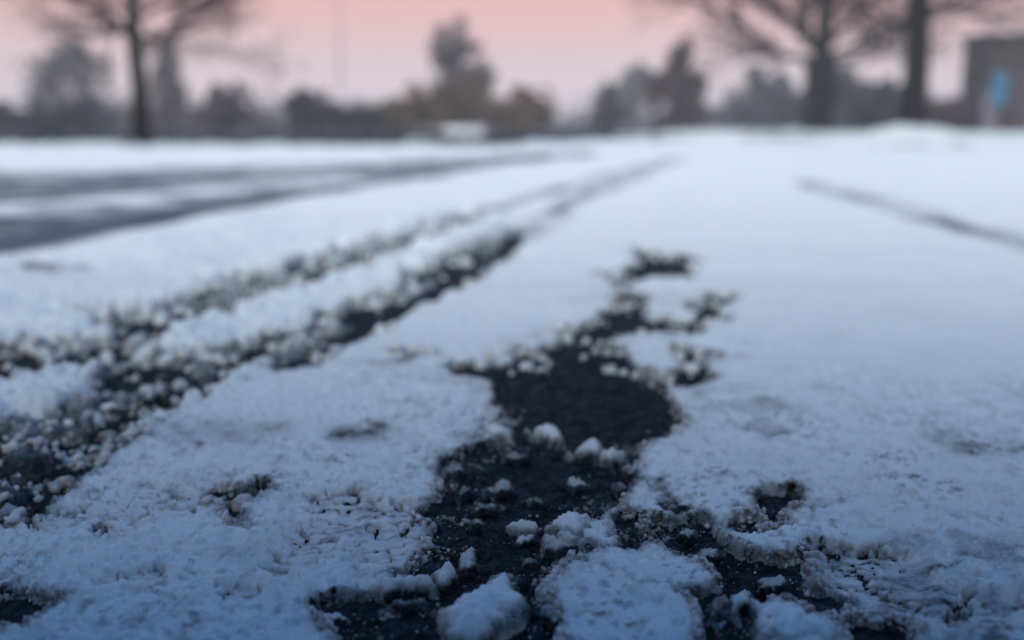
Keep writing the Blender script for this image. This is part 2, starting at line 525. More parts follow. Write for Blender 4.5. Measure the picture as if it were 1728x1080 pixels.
    wx, wy = x + 0.006 * fbm2(x, y, 0.02, 2, 71), y + 0.006 * fbm2(x, y, 0.02, 2, 72)
    rdg = np.abs(fbm2(wx * 0.6, wy * 0.95, 0.0085, 3, 81))
    rdg2 = fbm2(x, y, 0.022, 3, 83)
    cut = (1 - sstep(0.06, 0.13, rdg - 0.14 * rdg2)) * sstep(0.1, 0.5, wr)
    h = h * (1 - wr) + wr * np.minimum(h, 0.0015 + 0.0006 * b2)
    h = h - cut * 0.010
    h = h + (0.0010 * fine) * wr
    # where bare
    h = np.where(T <= 0, np.maximum(-0.007, T * 0.6 - 0.0008), h)
    # thin refrozen film over part of the bare ground is left out by the roughness of the asphalt
    ice = (1 - sstep(0.001, 0.014, T)) * 0.70
    ice = np.maximum(ice, (1 - sstep(0.15, 0.75, b1)) * 0.35 * (1 - inner))
    ice = ice + wr * 0.15 + cut * 0.5
    ice = ice + ((r2 > .76) * .26 * b2 + (r1 > .82) * .16 * b1) * (1 - .85 * sstep(.95, 1.5, d)) * (0.5 + 1.0 * sstep(-.2, .4, fbm2(x, y, .06, 3, 192)))
    for (a, b, c, e_, s_) in GREY:
        g = s_ * ell(x, y, a, b, c, e_, 1.5) * np.clip(0.75 + 0.9 * med + .4 * fine, 0, 1.4)
        ice = np.maximum(ice, g)
        h = h - 0.0035 * g
    big = fbm2(x, y, 0.16, 5, 91, 0.6)
    ice = ice + 0.42 * sstep(0.10, 0.50, big) * (1 - left) * (1 - sstep(1.3, 2.2, d)) * (0.6 + .8 * np.clip(fine, -1, 1))
    ice = np.clip(ice, 0, 1) * (1 - sstep(2.0, 4.0, d) * 0.9)
    dirt = np.clip(rutdirt, 0, 1)
    dirt = np.maximum(dirt, .85 * ell(x, y, 40, 825, 120, 62) * (T0 < .03))
    # slush on the far carriageway
    m = (y > 1.5)
    if m.any():
        xs, ys = x[m], y[m]
        sp = sdf(xs, ys, SLUSHP)
        inn = sstep(0.06, -0.12, sp + 0.12 * fbm2(xs, ys, 0.5, 4, 101))
        # px row of this point tells which wheel line it lies in : measured across the carriageway
        pr = HORIZON + FPX * CAM_H / np.maximum(ys, 0.1)
        lo = sstep(0.0, 0.25, -sp)
        acr = fbm2(xs * 0.5, ys, 0.35, 4, 111)
        mot = fbm2(xs * .8, ys, 0.22, 4, 115)
        base = 0.84 + 0.35 * acr + 0.95 * mot
        hh = h[m]
        # wheel lines follow the near and far edges of the carriageway; slush is heaped between them
        dn = sdf(xs, ys, NEARLINE); df = sdf(xs, ys, HEAPLINE)
        heap = 1 - sstep(0.05, 0.38, np.abs(df) + 0.12 * acr)
        wheel = 1 - sstep(0.05, 0.24, np.abs(dn))
        dv = np.clip(base - heap * 0.50 + wheel * 0.45, 0, 1) * inn
        dirt[m] = np.maximum(dirt[m], dv)
        h[m] = hh * (1 - inn * 0.8) + inn * (0.003 + 0.012 * heap + 0.005 * np.abs(acr))
    # ploughed bank along the carriageway's near edge
        bank = sstep(0.0, 0.2, sp) * (1 - sstep(0.5, 1.3, sp)) * sstep(-0.3, -1.2, xs) 
        h[m] += bank * 0.028 * np.clip(0.7 + fbm2(xs, ys, 0.25, 4, 121), 0, 2) * (ys < 5.5)
        # faint far wheel marks
        for (LN, wd, am) in MARKS:
            dl = np.abs(line_d(xs, ys, LN))
            wv = wd * (1 + 0.5 * fbm2(xs, ys, 0.6, 3, 113)) * (0.75 + .06 * np.maximum(xs, 0))
            k = (1 - sstep(wv * 0.3, wv * 1.4, dl + 0.06 * acr)) * am * np.clip(0.8 + acr, 0, 1.3)
            dirt[m] = np.maximum(dirt[m], k); h[m] -= 0.004 * k
    # lawns rise a little, and heaps under the right-hand trees
    h = h + slope(x, y) + 0.03 * sstep(8, 20, d) * fbm2(x, y, 3.0, 3, 131) + 0.010 * sstep(3, 6, d) * fbm2(x, y, 0.8, 4, 141)
    for (bx, by, r_, hh_) in MOUNDS:
        r = np.hypot(x - bx, (y - by) / 1.2) / r_
        h = h + hh_ * np.exp(-r * r * 1.5) * (1 + 0.25 * fbm2(x, y, 0.5, 3, 151))
    # half-melted dark traces in the ruts get a grey wet slush
    return h, ice, dirt, T

def line_d(x, y, L):
    best = np.full(x.shape, 1e9)
    for i in range(len(L) - 1):
        ax, ay = L[i]; bx, by = L[i + 1]
        dx, dy = bx - ax, by - ay
        t = np.clip(((x - ax) * dx + (y - ay) * dy) / (dx * dx + dy * dy), 0, 1)
        best = np.minimum(best, (x - ax - t * dx)**2 + (y - ay - t * dy)**2)
    return np.sqrt(best)

def gl(P): return [gnd(*p) for p in P]
def strip(P, w):
    g = gl(P); return np.array(g + [(a + 1e-3, b + 1e-3) for a, b in g[::-1]])
NEARLINE = strip([(-2500,600),(-600,445),(0,412),(200,384),(380,352),(620,320),(760,293),(880,272),(1000,262)], 0)
HEAPLINE = strip([(-2500,480),(-600,395),(0,360),(200,343),(360,328),(520,312),(640,300)], 0)
MARKS = [(gl([(740,385),(800,368),(930,330),(1040,295),(1140,270)]), 0.10, 0.70), (gl([(780,452),(840,420),(900,385),(960,347),(1040,310),(1110,283),(1150,268)]), 0.10, 0.75),
         (gl([(1350,310),(1450,335),(1550,368),(1650,395),(1728,412),(2000,480)]), 0.105, 0.9)]
def mound(px, Y, r_, h_):
    p = at(px, HORIZON, Y); return (p.x, Y, r_, h_)
MOUNDS = [mound(1545, 27, .8, 0.16), mound(1500, 27, .6, 0.12), mound(1580, 27.5, .6, .10), mound(1520, 28, 2.0, 0.13), mound(1640, 30, 2.5, 0.07), mound(1390, 38, 2.0, 0.10), mound(1240, 40, 3, .05)]

# ------------------------------------------------------------------ snow-covered ground, one sheet to the horizon
def rows(fine):
    r = list(np.linspace(-3.0, 0.30, 12)) + list(np.linspace(0.34, 0.50, 10))
    py = 1120.0
    while py > 215:
        y = gnd(864, py)[1]
        if y > r[-1]: r.append(y)
        py -= (1.5 if py > 640 else (2.2 if py > 420 else 2.6)) * fine
        if py < 300: py += 1.0 * fine
    y = r[-1]
    while y < 330:
        y *= 1.02 if y < 60 else 1.05; r.append(y)
    return np.array(r)

def cols(fine):
    c = np.linspace(-0.60, 0.60, int(900 / fine))
    e_ = 0.60 * np.exp(np.linspace(0, 1, int(90 / fine) + 1)[1:] * math.log(9.0))
    return np.concatenate([-e_[::-1], c, e_])

def sheet(fine, f):
    R, Cc = rows(fine), cols(fine)
    W = np.maximum(R, 0.47)
    Y = np.repeat(R[:, None], len(Cc), 1)
    X = W[:, None] * Cc[None, :]
    # jitter breaks up any grid pattern
    h = f(X.ravel(), Y.ravel())
    return X.ravel(), Y.ravel(), len(R), len(Cc), h

def quads(nr, nc):
    i = np.arange(nr * nc).reshape(nr, nc)
    return np.stack([i[:-1, :-1].ravel(), i[:-1, 1:].ravel(), i[1:, 1:].ravel(), i[1:, :-1].ravel()], 1)

X, Y, nr, nc, (h, ice, dirt, T) = sheet(1.0, snow_field)
Q = quads(nr, nc)
keep = (h[Q] > -0.0065).any(1)
me = mesh_np('snow_cover', np.stack([X, Y, h], 1), Q[keep], mats=(M_SNOW,), attrs={'ice': ice, 'dirt': dirt})
link('snow_ground', me, kind='structure', label='crusted half melted snow and slush lying over the road and verges')

def asph(x, y):
    v, r = vor2(x, y, 0.0065, 201)
    v2, r2 = vor2(x, y, 0.0032, 205)
    dist = np.hypot(x, y)
    k = 1 - sstep(1.5, 3.0, dist)
    z = k * (0.0028 * (1 - v) * (0.3 + r) + 0.0009 * (1 - v2) + 0.0028 * fbm2(x, y, 0.022, 4, 211))
    return z - 0.0030 - 0.02 * sstep(3, 8, dist) + slope(x, y) - 0.10 * sstep(12, 20, dist)
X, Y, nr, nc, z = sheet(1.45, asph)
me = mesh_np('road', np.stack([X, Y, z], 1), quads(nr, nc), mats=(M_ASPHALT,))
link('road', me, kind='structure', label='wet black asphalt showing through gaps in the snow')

# ------------------------------------------------------------------ loose clumps of snow and ice
def ico(sub):
    bm = bmesh.new(); bmesh.ops.create_icosphere(bm, subdivisions=sub, radius=1)
    v = np.array([p.co[:] for p in bm.verts]); f = np.array([[q.index for q in t.verts] for t in bm.faces])
    bm.free(); return v, f
ICO = {k: ico(k) for k in (1, 2, 3, 4, 5, 6)}

def blob(rx, ry, rz, seed, sub=5, lump=0.22, flat=0.75, cell=2.3):
    v, f = ICO[sub]
    off = np.array((seed * 3.17, seed * 1.91, seed * 2.53))
    r = 1 + 0.34 * fbm3(v * 1.5 + off, 3, seed)
    c = vor3(v * cell + off, seed)
    r = r + lump * (np.sqrt(np.clip(1 - (c / 0.9)**2, 0, 1)) - 0.5)
    c2 = vor3(v * cell * 2.6 + off, seed + 50)
    r = r + lump * 0.4 * (np.sqrt(np.clip(1 - (c2 / 0.9)**2, 0, 1)) - 0.5)
    r = r + 0.05 * fbm3(v * 11 + off, 2, seed + 9) + 0.30 * facet3(v * 3.2 + off, seed) + 0.12 * facet3(v * 7 + off, seed + 4)
    p = v * r[:, None]
    z = np.sign(p[:, 2]) * np.abs(p[:, 2])**flat
    z = np.maximum(z, -0.45 + 0.04 * p[:, 0])
    up = z.copy()
    p = np.stack([p[:, 0] * rx, p[:, 1] * ry, (z + 0.42) * rz / 1.42], 1)
    return p, f, up

def clump(px, py, wpx, hpx, seed, label, icy=0.35, pieces=1, cat='snow clump', name='snow_clump', group='loose clumps of snow on the bare asphalt', rise=0.55):
    """px,py centre and size of the clump in the photograph; it stands on the road there"""
    rnd = random.Random(seed)
    gx, gy = gnd(px, py + hpx * 0.5)             # foot at its near side
    d = gy * math.cos(PITCH) + CAM_H * math.sin(PITCH)
    s = d / FPX
    w = wpx * s / 2
    # image height = depth foreshortened + rise
    ang = math.atan2(CAM_H, gy)
    tall = hpx * s
    rz = tall * rise
    dep = max(0.35 * w, (tall - rz * math.cos(ang) * 0.8) / math.sin(ang) / 2)
    dep = min(dep, w * 1.5)
    vs, fs, ics, n = [], [], [], 0
    for i in range(pieces):
        if pieces == 1: ox, oy, k = 0, 0, 1.0
        else:
            a = i * 2.4 + rnd.random(); q = 0.45 + 0.15 * rnd.random()
            ox, oy, k = math.cos(a) * w * q, math.sin(a) * dep * q, 0.55 + 0.25 * rnd.random()
            if i == 0: ox = oy = 0; k = 0.75
        sub = 5 if max(wpx, hpx) * k > 30 else 4
        if max(wpx, hpx) * k > 90: sub = 6
        p, f, up = blob(w * k, dep * k, rz * (k if i else 1), seed * 7 + i, sub, 0.30 if k < 1 or icy > .5 else 0.2, 0.7)
        p[:, 0] += ox; p[:, 1] += oy
        vs.append(p); fs.append(f + n); n += len(p)
        ics.append(np.clip(icy + 0.42 * (icy > .4) + 0.6 * (0.2 - up) + 0.35 * fbm3(p / 0.006, 2, seed), 0, 1))
    v = np.concatenate(vs); v[:, 2] -= 0.0012
    ic = np.concatenate(ics)
    me = mesh_np(name, v, None, np.concatenate(fs), mats=(M_SNOW,), attrs={'ice': ic, 'dirt': np.zeros(len(v))})
    return link(name, me, loc=(gx, gy + dep, 0), label=label, cat=cat, group=group)

def slab(P, thick, seed, label, icy=0.0, name='snow_clump', group='loose clumps of snow on the bare asphalt', rough=0.006, step=0.0011):
    """a flat-topped piece of snow with a crumbling edge; P is its outline in the photograph"""
    a = sum(P[i - 1][0] * P[i][1] - P[i][0] * P[i - 1][1] for i in range(len(P)))
    s_ = 1 if a > 0 else -1
    g = []
    for i in range(len(P)):
        ex, ey = P[(i + 1) % len(P)][0] - P[i - 1][0], P[(i + 1) % len(P)][1] - P[i - 1][1]
        ny = -ex * s_ / (math.hypot(ex, ey) or 1)
        g.append(gnd(P[i][0], P[i][1], thick * 0.75 * max(0, min(1, -ny * 1.3))))
    g = np.array(g)
    cx, cy = g.mean(0)
    x0, y0 = g.min(0) - 0.012; x1, y1 = g.max(0) + 0.012
    step = max(min(step, .0011), (x1 - x0) / 260)
    xs, ys = np.arange(x0, x1, step), np.arange(y0, y1, step)
    X, Y = np.meshgrid(xs, ys)
    x, y = X.ravel(), Y.ravel()
    T = -sdf(x, y, g)
    v1, r1 = vor2(x, y, 0.011, seed); v2, r2 = vor2(x, y, 0.005, seed + 3)
    b1 = np.sqrt(np.clip(1 - (v1 / .85)**2, 0, 1)); b2 = np.sqrt(np.clip(1 - (v2 / .85)**2, 0, 1))
    T = T + rough * 1.3 * fbm2(x, y, min(.03, rough * 5), 6, seed, .65) + (b1 - .55) * rough * .9 + (b2 - .5) * rough * .35
    R_ = max(T.max(), 0.004)
    e_ = np.clip(T / min(R_, thick * 1.1), 0, 1)
    prof = np.sqrt(e_ * (2 - e_))
    h = prof * (thick * (0.8 + 0.25 * T / R_) + 0.0022 * fbm2(x, y, 0.03, 4, seed + 7) + 0.0042 * facet2(x, y, 0.008, seed + 21) + 0.0020 * facet2(x, y, 0.0035, seed + 22) + 0.0030 * (b1 - .5) * (1 - .6 * e_) + 0.0011 * (b2 - .5))
    if icy > .3: h = h + prof * 0.5 * thick * (b1 - .5)
    h = np.maximum(h, 0.0)
    ice = np.clip(icy + 0.8 * (1 - sstep(0.0, min(0.010, 0.6 * R_), T)) + 0.3 * fbm2(x, y, 0.008, 3, seed + 9) * (1 - e_ + icy), 0, 1)
    q = quads(len(ys), len(xs))
    keep = (T[q] > 0).any(1)
    q = q[keep]
    # closing underside
    n0 = len(x)
    used = np.unique(q)
    m_ = np.full(2 * n0, -1); m_[used] = np.arange(len(used)); m_[n0 + used] = len(used) + np.arange(len(used))
    top = np.stack([x - cx, y - cy, h - 0.0006], 1)[used]
    bot = top.copy(); bot[:, 2] = -0.003
    e1 = np.concatenate([q[:, [0, 1]], q[:, [1, 2]], q[:, [2, 3]], q[:, [3, 0]]])
    key = np.sort(e1, 1); key = key[:, 0].astype(np.int64) * (2 * n0) + key[:, 1]
    u, inv, cnt = np.unique(key, return_inverse=True, return_counts=True)
    be = e1[cnt[inv] == 1]
    side = np.stack([be[:, 1], be[:, 0], be[:, 0] + n0, be[:, 1] + n0], 1)
    allq = np.concatenate([q, (q + n0)[:, ::-1], side])
    me = mesh_np(name, np.concatenate([top, bot]), m_[allq], mats=(M_SNOW,), attrs={'ice': np.concatenate([ice[used]] * 2), 'dirt': np.zeros(2 * len(used))})
    return link(name, me, loc=(cx, cy, 0), label=label, cat='snow clump', group=group)

def c6(*P): return [(540 + .4073 * a, 640 + .4073 * b) for a, b in P]
def c7(*P): return [(1080 + .4073 * a, 640 + .4073 * b) for a, b in P]
SL = [
 (c6((500,985),(520,940),(590,890),(620,850),(690,810),(710,780),(770,775),(805,800),(800,835),(830,860),(825,890),(860,930),(860,985),(800,1040),(740,1060),(700,1120),(520,1120),(510,1040)), .017, 301, 'large smooth snow clump with a pointed top at the bottom edge of the photo', 0),
 (c7((466,950),(500,920),(560,915),(640,920),(700,960),(790,985),(840,1010),(870,1060),(880,1130),(480,1130),(490,1040)), .016, 302, 'large rounded snow clump cut off by the bottom edge right of centre', 0),
 (c6((855,240),(870,210),(920,190),(970,190),(1010,250),(1005,285),(950,280),(900,260)), .015, 303, 'white snow clump alone on the asphalt at the middle of the bare patch', .05),
 (c6((640,210),(680,185),(760,195),(800,230),(790,270),(720,275),(690,250)), .014, 304, 'white snow clump on the left shore of the bare patch beside the lone clump', .05),
 (c6((1025,320),(1040,290),(1090,260),(1140,255),(1160,290),(1150,330),(1100,345),(1050,335)), .016, 305, 'frosted snow clump, left one of the pair on the right shore of the bare patch', .08),
 (c6((1160,330),(1180,290),(1230,290),(1260,330),(1240,370),(1200,380),(1165,355)), .016, 306, 'rounded white snow clump, right one of the pair on the right shore', .08),
 (c6((240,920),(235,870),(260,830),(330,815),(400,830),(460,810),(490,850),(480,890),(420,905),(340,900),(270,930)), .012, 307, 'long snow clump bridging the dark gap on the lower left of the bare patch', .15),
 (c6((785,600),(840,590),(940,610),(950,640),(900,655),(840,650),(790,630)), .009, 308, 'flat frosted ice clump at the lower middle of the bare patch, upper of two', .12),
 (c6((950,610),(1000,570),(1060,550),(1120,560),(1130,600),(1110,650),(1060,690),(1000,660),(950,650)), .012, 309, 'broad white snow clump jutting from the right shore into the bare patch', .05),
 (c6((475,830),(500,780),(550,755),(560,800),(550,860),(520,900),(490,880)), .013, 310, 'upright translucent ice shard left of the large pointed clump', .2),
 (c6((570,800),(600,750),(625,705),(640,780),(640,810),(600,840),(570,835)), .011, 311, 'rough ice shard leaning right behind the upright translucent shard', .35),
 (c6((915,690),(950,650),(1040,690),(1060,730),(1000,750),(930,740)), .010, 312, 'knobbly grey ice clump below the broad white snow clump', .45),
 (c7((380,1000),(395,900),(430,870),(450,910),(440,960),(410,970)), .010, 313, 'frosted snow clump above the round ball of ice', .1),
]
for (P, th, sd__, lab, icy) in SL: slab(P, th, sd__, lab, icy)
CL = [
 (976,822,44,34,7,'small grey-white ice clump just below the pair of clumps on the right shore',0.35,1,.55),
 (1046,828,40,28,8,'half transparent grey ice clump against the right shore of the bare patch',0.6,2,.5),
 (884,914,52,24,10,'small icy clump lying just in front of the flat frosted clump',0.35,2,.55),
 (688,1026,60,32,16,'dark glassy ice clump in front of the long bridging snow clump',0.75,2,.5),
 (570,1043,44,22,17,'small white snow clump in the black gap near the bottom edge',0.1,1,.5),
 (845,830,50,34,18,'glassy ice clump on the left half of the bare patch, frosted along its top',0.5,3,.5),
 (785,835,40,30,19,'clear ice clump nearly hidden against the left shore of the bare patch',0.65,2,.5),
 (806,888,34,28,20,'small clear ice clump on dark asphalt left of the flat frosted clump',0.6,2,.5),
 (896,952,36,26,21,'faint dark ice clump above and right of the large pointed clump',0.75,1,.5),
 (1211,1036,50,46,22,'round ball of translucent ice in the lower right gap',0.55,1,.7),
 (1302,992,54,36,23,'translucent ice clump beside the branching black gap on the right',0.45,2,.5),
 (1190,940,60,30,25,'glassy clump of ice grains on the upper arm of the right-hand gap',0.45,3,.5),
 (1130,868,34,44,26,'dark glassy ice lump at the top of the right-hand gap',0.65,2,.6),
 (935,1045,80,50,27,'dark cluster of clear ice in the gap right of the large pointed clump',0.6,3,.5),
 (1160,905,40,26,28,'rounded ice lump at the head of the branching black gap',0.45,1,.6),
 (915,626,28,20,29,'small blurred snow clump at the upper left of the bare patch',0.1,1,.6),
 (985,606,20,14,30,'tiny blurred snow clump in the middle of the upper bare patch',0.1,1,.6),
 (190,690,44,24,31,'small white snow clump in the dark rut on the left',0.05,1,.6),
 (160,810,44,50,32,'translucent ice clump on the grey wet patch at the left edge',0.4,2,.5),
 (775,800,60,36,40,'dark glassy ice clump tucked under the left shore of the bare patch',0.6,4,.5),
 (812,862,60,30,41,'low glassy ice clump in the darkest part of the bare patch',0.65,4,.5),
 (905,850,40,22,42,'dim ice clump on the black asphalt above the flat frosted clump',0.7,3,.5),
 (860,985,44,30,43,'dim rounded ice clump right above the tip of the large pointed clump',0.7,2,.5),
 (1065,800,40,30,44,'glassy ice clump clinging to the right shore under the pair of clumps',0.5,3,.5),
 (870,775,60,26,45,'thin broken ice clump on the asphalt below the lone white clump',0.65,4,.45),
 (30,770,60,40,33,'snow clump at the left edge above the grey wet patch',0.2,3,.5),
 (262,668,60,50,34,'blurred ice clump between the dark parts of the left rut',0.3,3,.55),
]
for (a, b, c, d_, s, lab, icy, pc, rise) in CL:
    rr = random.Random(s * 13)
    n_ = 13
    ph = rr.uniform(0, 6.28)
    out_ = []
    for i in range(n_):
        q = 2 * math.pi * i / n_ + ph
        k = rr.uniform(.62, 1.12) * (1 + .18 * math.sin(2 * q + ph))
        out_.append((a + math.cos(q) * c * .5 * k, b + math.sin(q) * d_ * .5 * k))
    dd_ = gnd(a, b)[1]
    wm = c * dd_ / FPX
    slab(out_, (d_ / FPX * dd_) * rise * .8, 400 + s, lab, min(.85, icy * 1.15), rough=min(.006, .15 * wm), step=max(.0005, wm / 70))

# crumbs nobody could count : angular ice grains along every crumbling edge and over the bare asphalt
def hull(n_, seed):
    r = random.Random(seed)
    bm = bmesh.new()
    for _ in range(n_):
        d = Vector((r.gauss(0, 1), r.gauss(0, 1), r.gauss(0, 1))).normalized() * r.uniform(.75, 1.05)
        bm.verts.new((d.x, d.y * .85, d.z * .75))
    res = bmesh.ops.convex_hull(bm, input=bm.verts[:])
    bmesh.ops.delete(bm, geom=[v for v in bm.verts if not v.link_faces], context='VERTS')
    bmesh.ops.triangulate(bm, faces=bm.faces[:])
    bm.verts.index_update()
    v = np.array([p.co[:] for p in bm.verts]); f = np.array([[q.index for q in t.verts] for t in bm.faces]); bm.free()
    return v, f
TPL = []
for k in range(10): TPL.append(hull(12 + k, k))
for k in range(5):                                   # knobbly frosted grains
    v, f = ICO[2]
    TPL.append((v * (1 + 0.35 * fbm3(v * 1.7 + k * 9.1, 2, k) + 0.75 * facet3(v * 1.6 + k * 5.3, k))[:, None] * np.array((1, .9, .72)), f))
rng = np.random.default_rng(7)
GV, GF, GI, gn = [], [], [], 0
def grains(n_, box, rmin, rmax, power, lo, hi, ice_lo, ice_hi, lift=0.25, clump_=0.0):
    """n_ grains in the part of the photograph's ground inside box, where the snow edge field lies between lo and hi"""
    global gn
    x0, x1, y0, y1 = box
    X_, Y_, H_ = [], [], []
    tot = 0
    while tot < n_:
        px = rng.uniform(x0, x1, 6000); py = rng.uniform(y0, y1, 6000)
        d = np.stack(px_dir(px, py), 1) if False else None
        u, v = (px - 864) / FPX, (540 - py) / FPX
        s_, c_ = math.sin(PITCH), math.cos(PITCH)
        t = -CAM_H / (-s_ + v * c_)
        gx, gy = u * t, (c_ + v * s_) * t
        hh, _, _, TT = snow_field(gx.copy(), gy.copy())
        m = (TT > lo) & (TT < hi)
        if clump_: m &= fbm2(gx, gy, 0.035, 3, 301) > clump_ - 0.35
        X_.append(gx[m]); Y_.append(gy[m]); H_.append(np.maximum(hh[m], -0.001)); tot += m.sum()
        if m.sum() == 0: break
    X_, Y_, H_ = [np.concatenate(q)[:n_] for q in (X_, Y_, H_)]
    n_ = len(X_)
    R_ = rmin + (rmax - rmin) * rng.random(n_)**power
    which = rng.integers(0, len(TPL), n_)
    for k, (v, f) in enumerate(TPL):
        m = which == k
        c = m.sum()
        if not c: continue
        q = rng.normal(size=(c, 4)); q /= np.linalg.norm(q, axis=1)[:, None]
        w, a, b, e_ = q.T
        M = np.stack([1-2*(b*b+e_*e_), 2*(a*b-e_*w), 2*(a*e_+b*w), 2*(a*b+e_*w), 1-2*(a*a+e_*e_), 2*(b*e_-a*w), 2*(a*e_-b*w), 2*(b*e_+a*w), 1-2*(a*a+b*b)], 1).reshape(c, 3, 3)
        P = np.einsum('cij,vj->cvi', M, v) * R_[m][:, None, None]
        P = P + np.stack([X_[m], Y_[m], H_[m] + R_[m] * lift], 1)[:, None, :]
        GV.append(P.reshape(-1, 3))
        GF.append((f[None] + (np.arange(c) * len(v))[:, None, None]).reshape(-1, 3) + gn)
        GI.append(np.repeat(ice_lo + (ice_hi - ice_lo) * rng.random(c), len(v)))
        gn += c * len(v)
NEARB = (300, 1560, 700, 1110)
grains(4200, NEARB, 0.0005, 0.0034, 3.2, -0.0015, 0.007, 0.0, 0.4, clump_=.33)
grains(1400, NEARB, 0.0004, 0.0014, 2.0, -0.002, 0.010, 0.0, 0.35)
grains(900, (640, 1160, 690, 1080), 0.0007, 0.0030, 2.8, -0.03, 0.0, 0.5, 0.98, clump_=0.45)
grains(800, (560, 1430, 640, 1080), 0.0004, 0.0012, 2.0, -0.05, 0.0, 0.0, 0.8)
grains(500, (850, 1230, 420, 760), 0.0010, 0.0055, 2.8, -0.006, 0.008, 0.0, 0.35, clump_=.3)
grains(130, (860, 1230, 420, 640), 0.003, 0.011, 1.6, -0.04, 0.0, 0.0, 0.3, clump_=.3)
grains(1500, (-100, 620, 560, 900), 0.0006, 0.0070, 3.8, -0.008, 0.012, 0.0, 0.4, clump_=.33)
grains(500, (-100, 560, 560, 900), 0.0010, 0.0110, 3.2, -0.2, 0.0, 0.0, 0.9, clump_=0.45)
grains(600, (0, 980, 340, 620), 0.0015, 0.016, 3.0, -0.012, 0.016, 0.0, 0.2, clump_=.38)
grains(400, (-100, 120, 980, 1080), 0.0008, 0.0030, 2.8, -0.003, 0.006, 0.1, 0.6)
v = np.concatenate(GV)
me = mesh_np('ice_crumbs', v, None, np.concatenate(GF), smooth=False, mats=(M_SNOW,), attrs={'ice': np.concatenate(GI), 'dirt': np.zeros(len(v))})
link('ice_crumbs', me, kind='stuff', label='angular crumbs of ice and snow along the crumbling edges and over the bare asphalt')

# ------------------------------------------------------------------ trees and bushes
class Tubes:
    def __init__(s): s.v, s.f, s.n = [], [], 0
    def tube(s, pts, rads, sides=6):
        rings = []
        prev = None
        for i, p in enumerate(pts):
            d = (pts[min(i + 1, len(pts) - 1)] - pts[max(i - 1, 0)]).normalized()
            a = d.cross(Vector((0, 1, 0.3)))
            if a.length < 1e-3: a = d.cross(Vector((1, 0, 0)))
            a.normalize(); b = d.cross(a)
            ids = []
            for k in range(sides):
                t = 2 * math.pi * k / sides
                s.v.append(tuple(p + (a * math.cos(t) + b * math.sin(t)) * rads[i])); ids.append(s.n); s.n += 1
            rings.append(ids)
        for i in range(len(rings) - 1):
            for k in range(sides):
                s.f.append((rings[i][k], rings[i][(k + 1) % sides], rings[i + 1][(k + 1) % sides], rings[i + 1][k]))
    def mesh(s, name, m):
        return mesh_np(name, np.array(s.v), np.array(s.f), mats=(m,))

def leaves_mesh(name, pts, size, m, seed):
    r = np.random.default_rng(seed)
    P = np.array(pts); k = len(P)
    a = r.normal(size=(k, 3)); a /= np.linalg.norm(a, axis=1)[:, None]
    b = np.cross(a, r.normal(size=(k, 3))); b /= np.linalg.norm(b, axis=1)[:, None]
    s = (size * r.uniform(0.6, 1.4, k))[:, None]
    c = np.cross(a, b) * s * 0.25
    v = np.stack([P - a * s, P + b * s * .5 + c, P + a * s, P - b * s * .5 + c], 1).reshape(-1, 3)
    return mesh_np(name, v, np.arange(4 * k).reshape(k, 4), smooth=False, mats=(m,))

def grow(tb, tips, rnd, p, d, L, r, depth, droop=0.0, spread=0.6):
    n = 5
    pts, rs = [p.copy()], [r]
    for i in range(n):
        d = (d + Vector((rnd.uniform(-1, 1), rnd.uniform(-1, 1), rnd.uniform(-.6, .8) - droop)) * 0.16).normalized()
        p = p + d * (L / n)
        pts.append(p.copy()); rs.append(r * (1 - 0.55 * (i + 1) / n))
    tb.tube(pts, rs, 6 if depth > 1 else 4)
    if depth == 0:
        tips.append(pts[-1]); tips.append(pts[3]); return
    for i in range(2, n + 1):
        for _ in range(2 if i == n else 1):
            nd = (d + Vector((rnd.uniform(-1, 1), rnd.uniform(-1, 1), rnd.uniform(-.5, .9))) * spread).normalized()
            grow(tb, tips, rnd, pts[i], nd, L * rnd.uniform(.5, .72), rs[i] * 0.68, depth - 1, droop, spread)

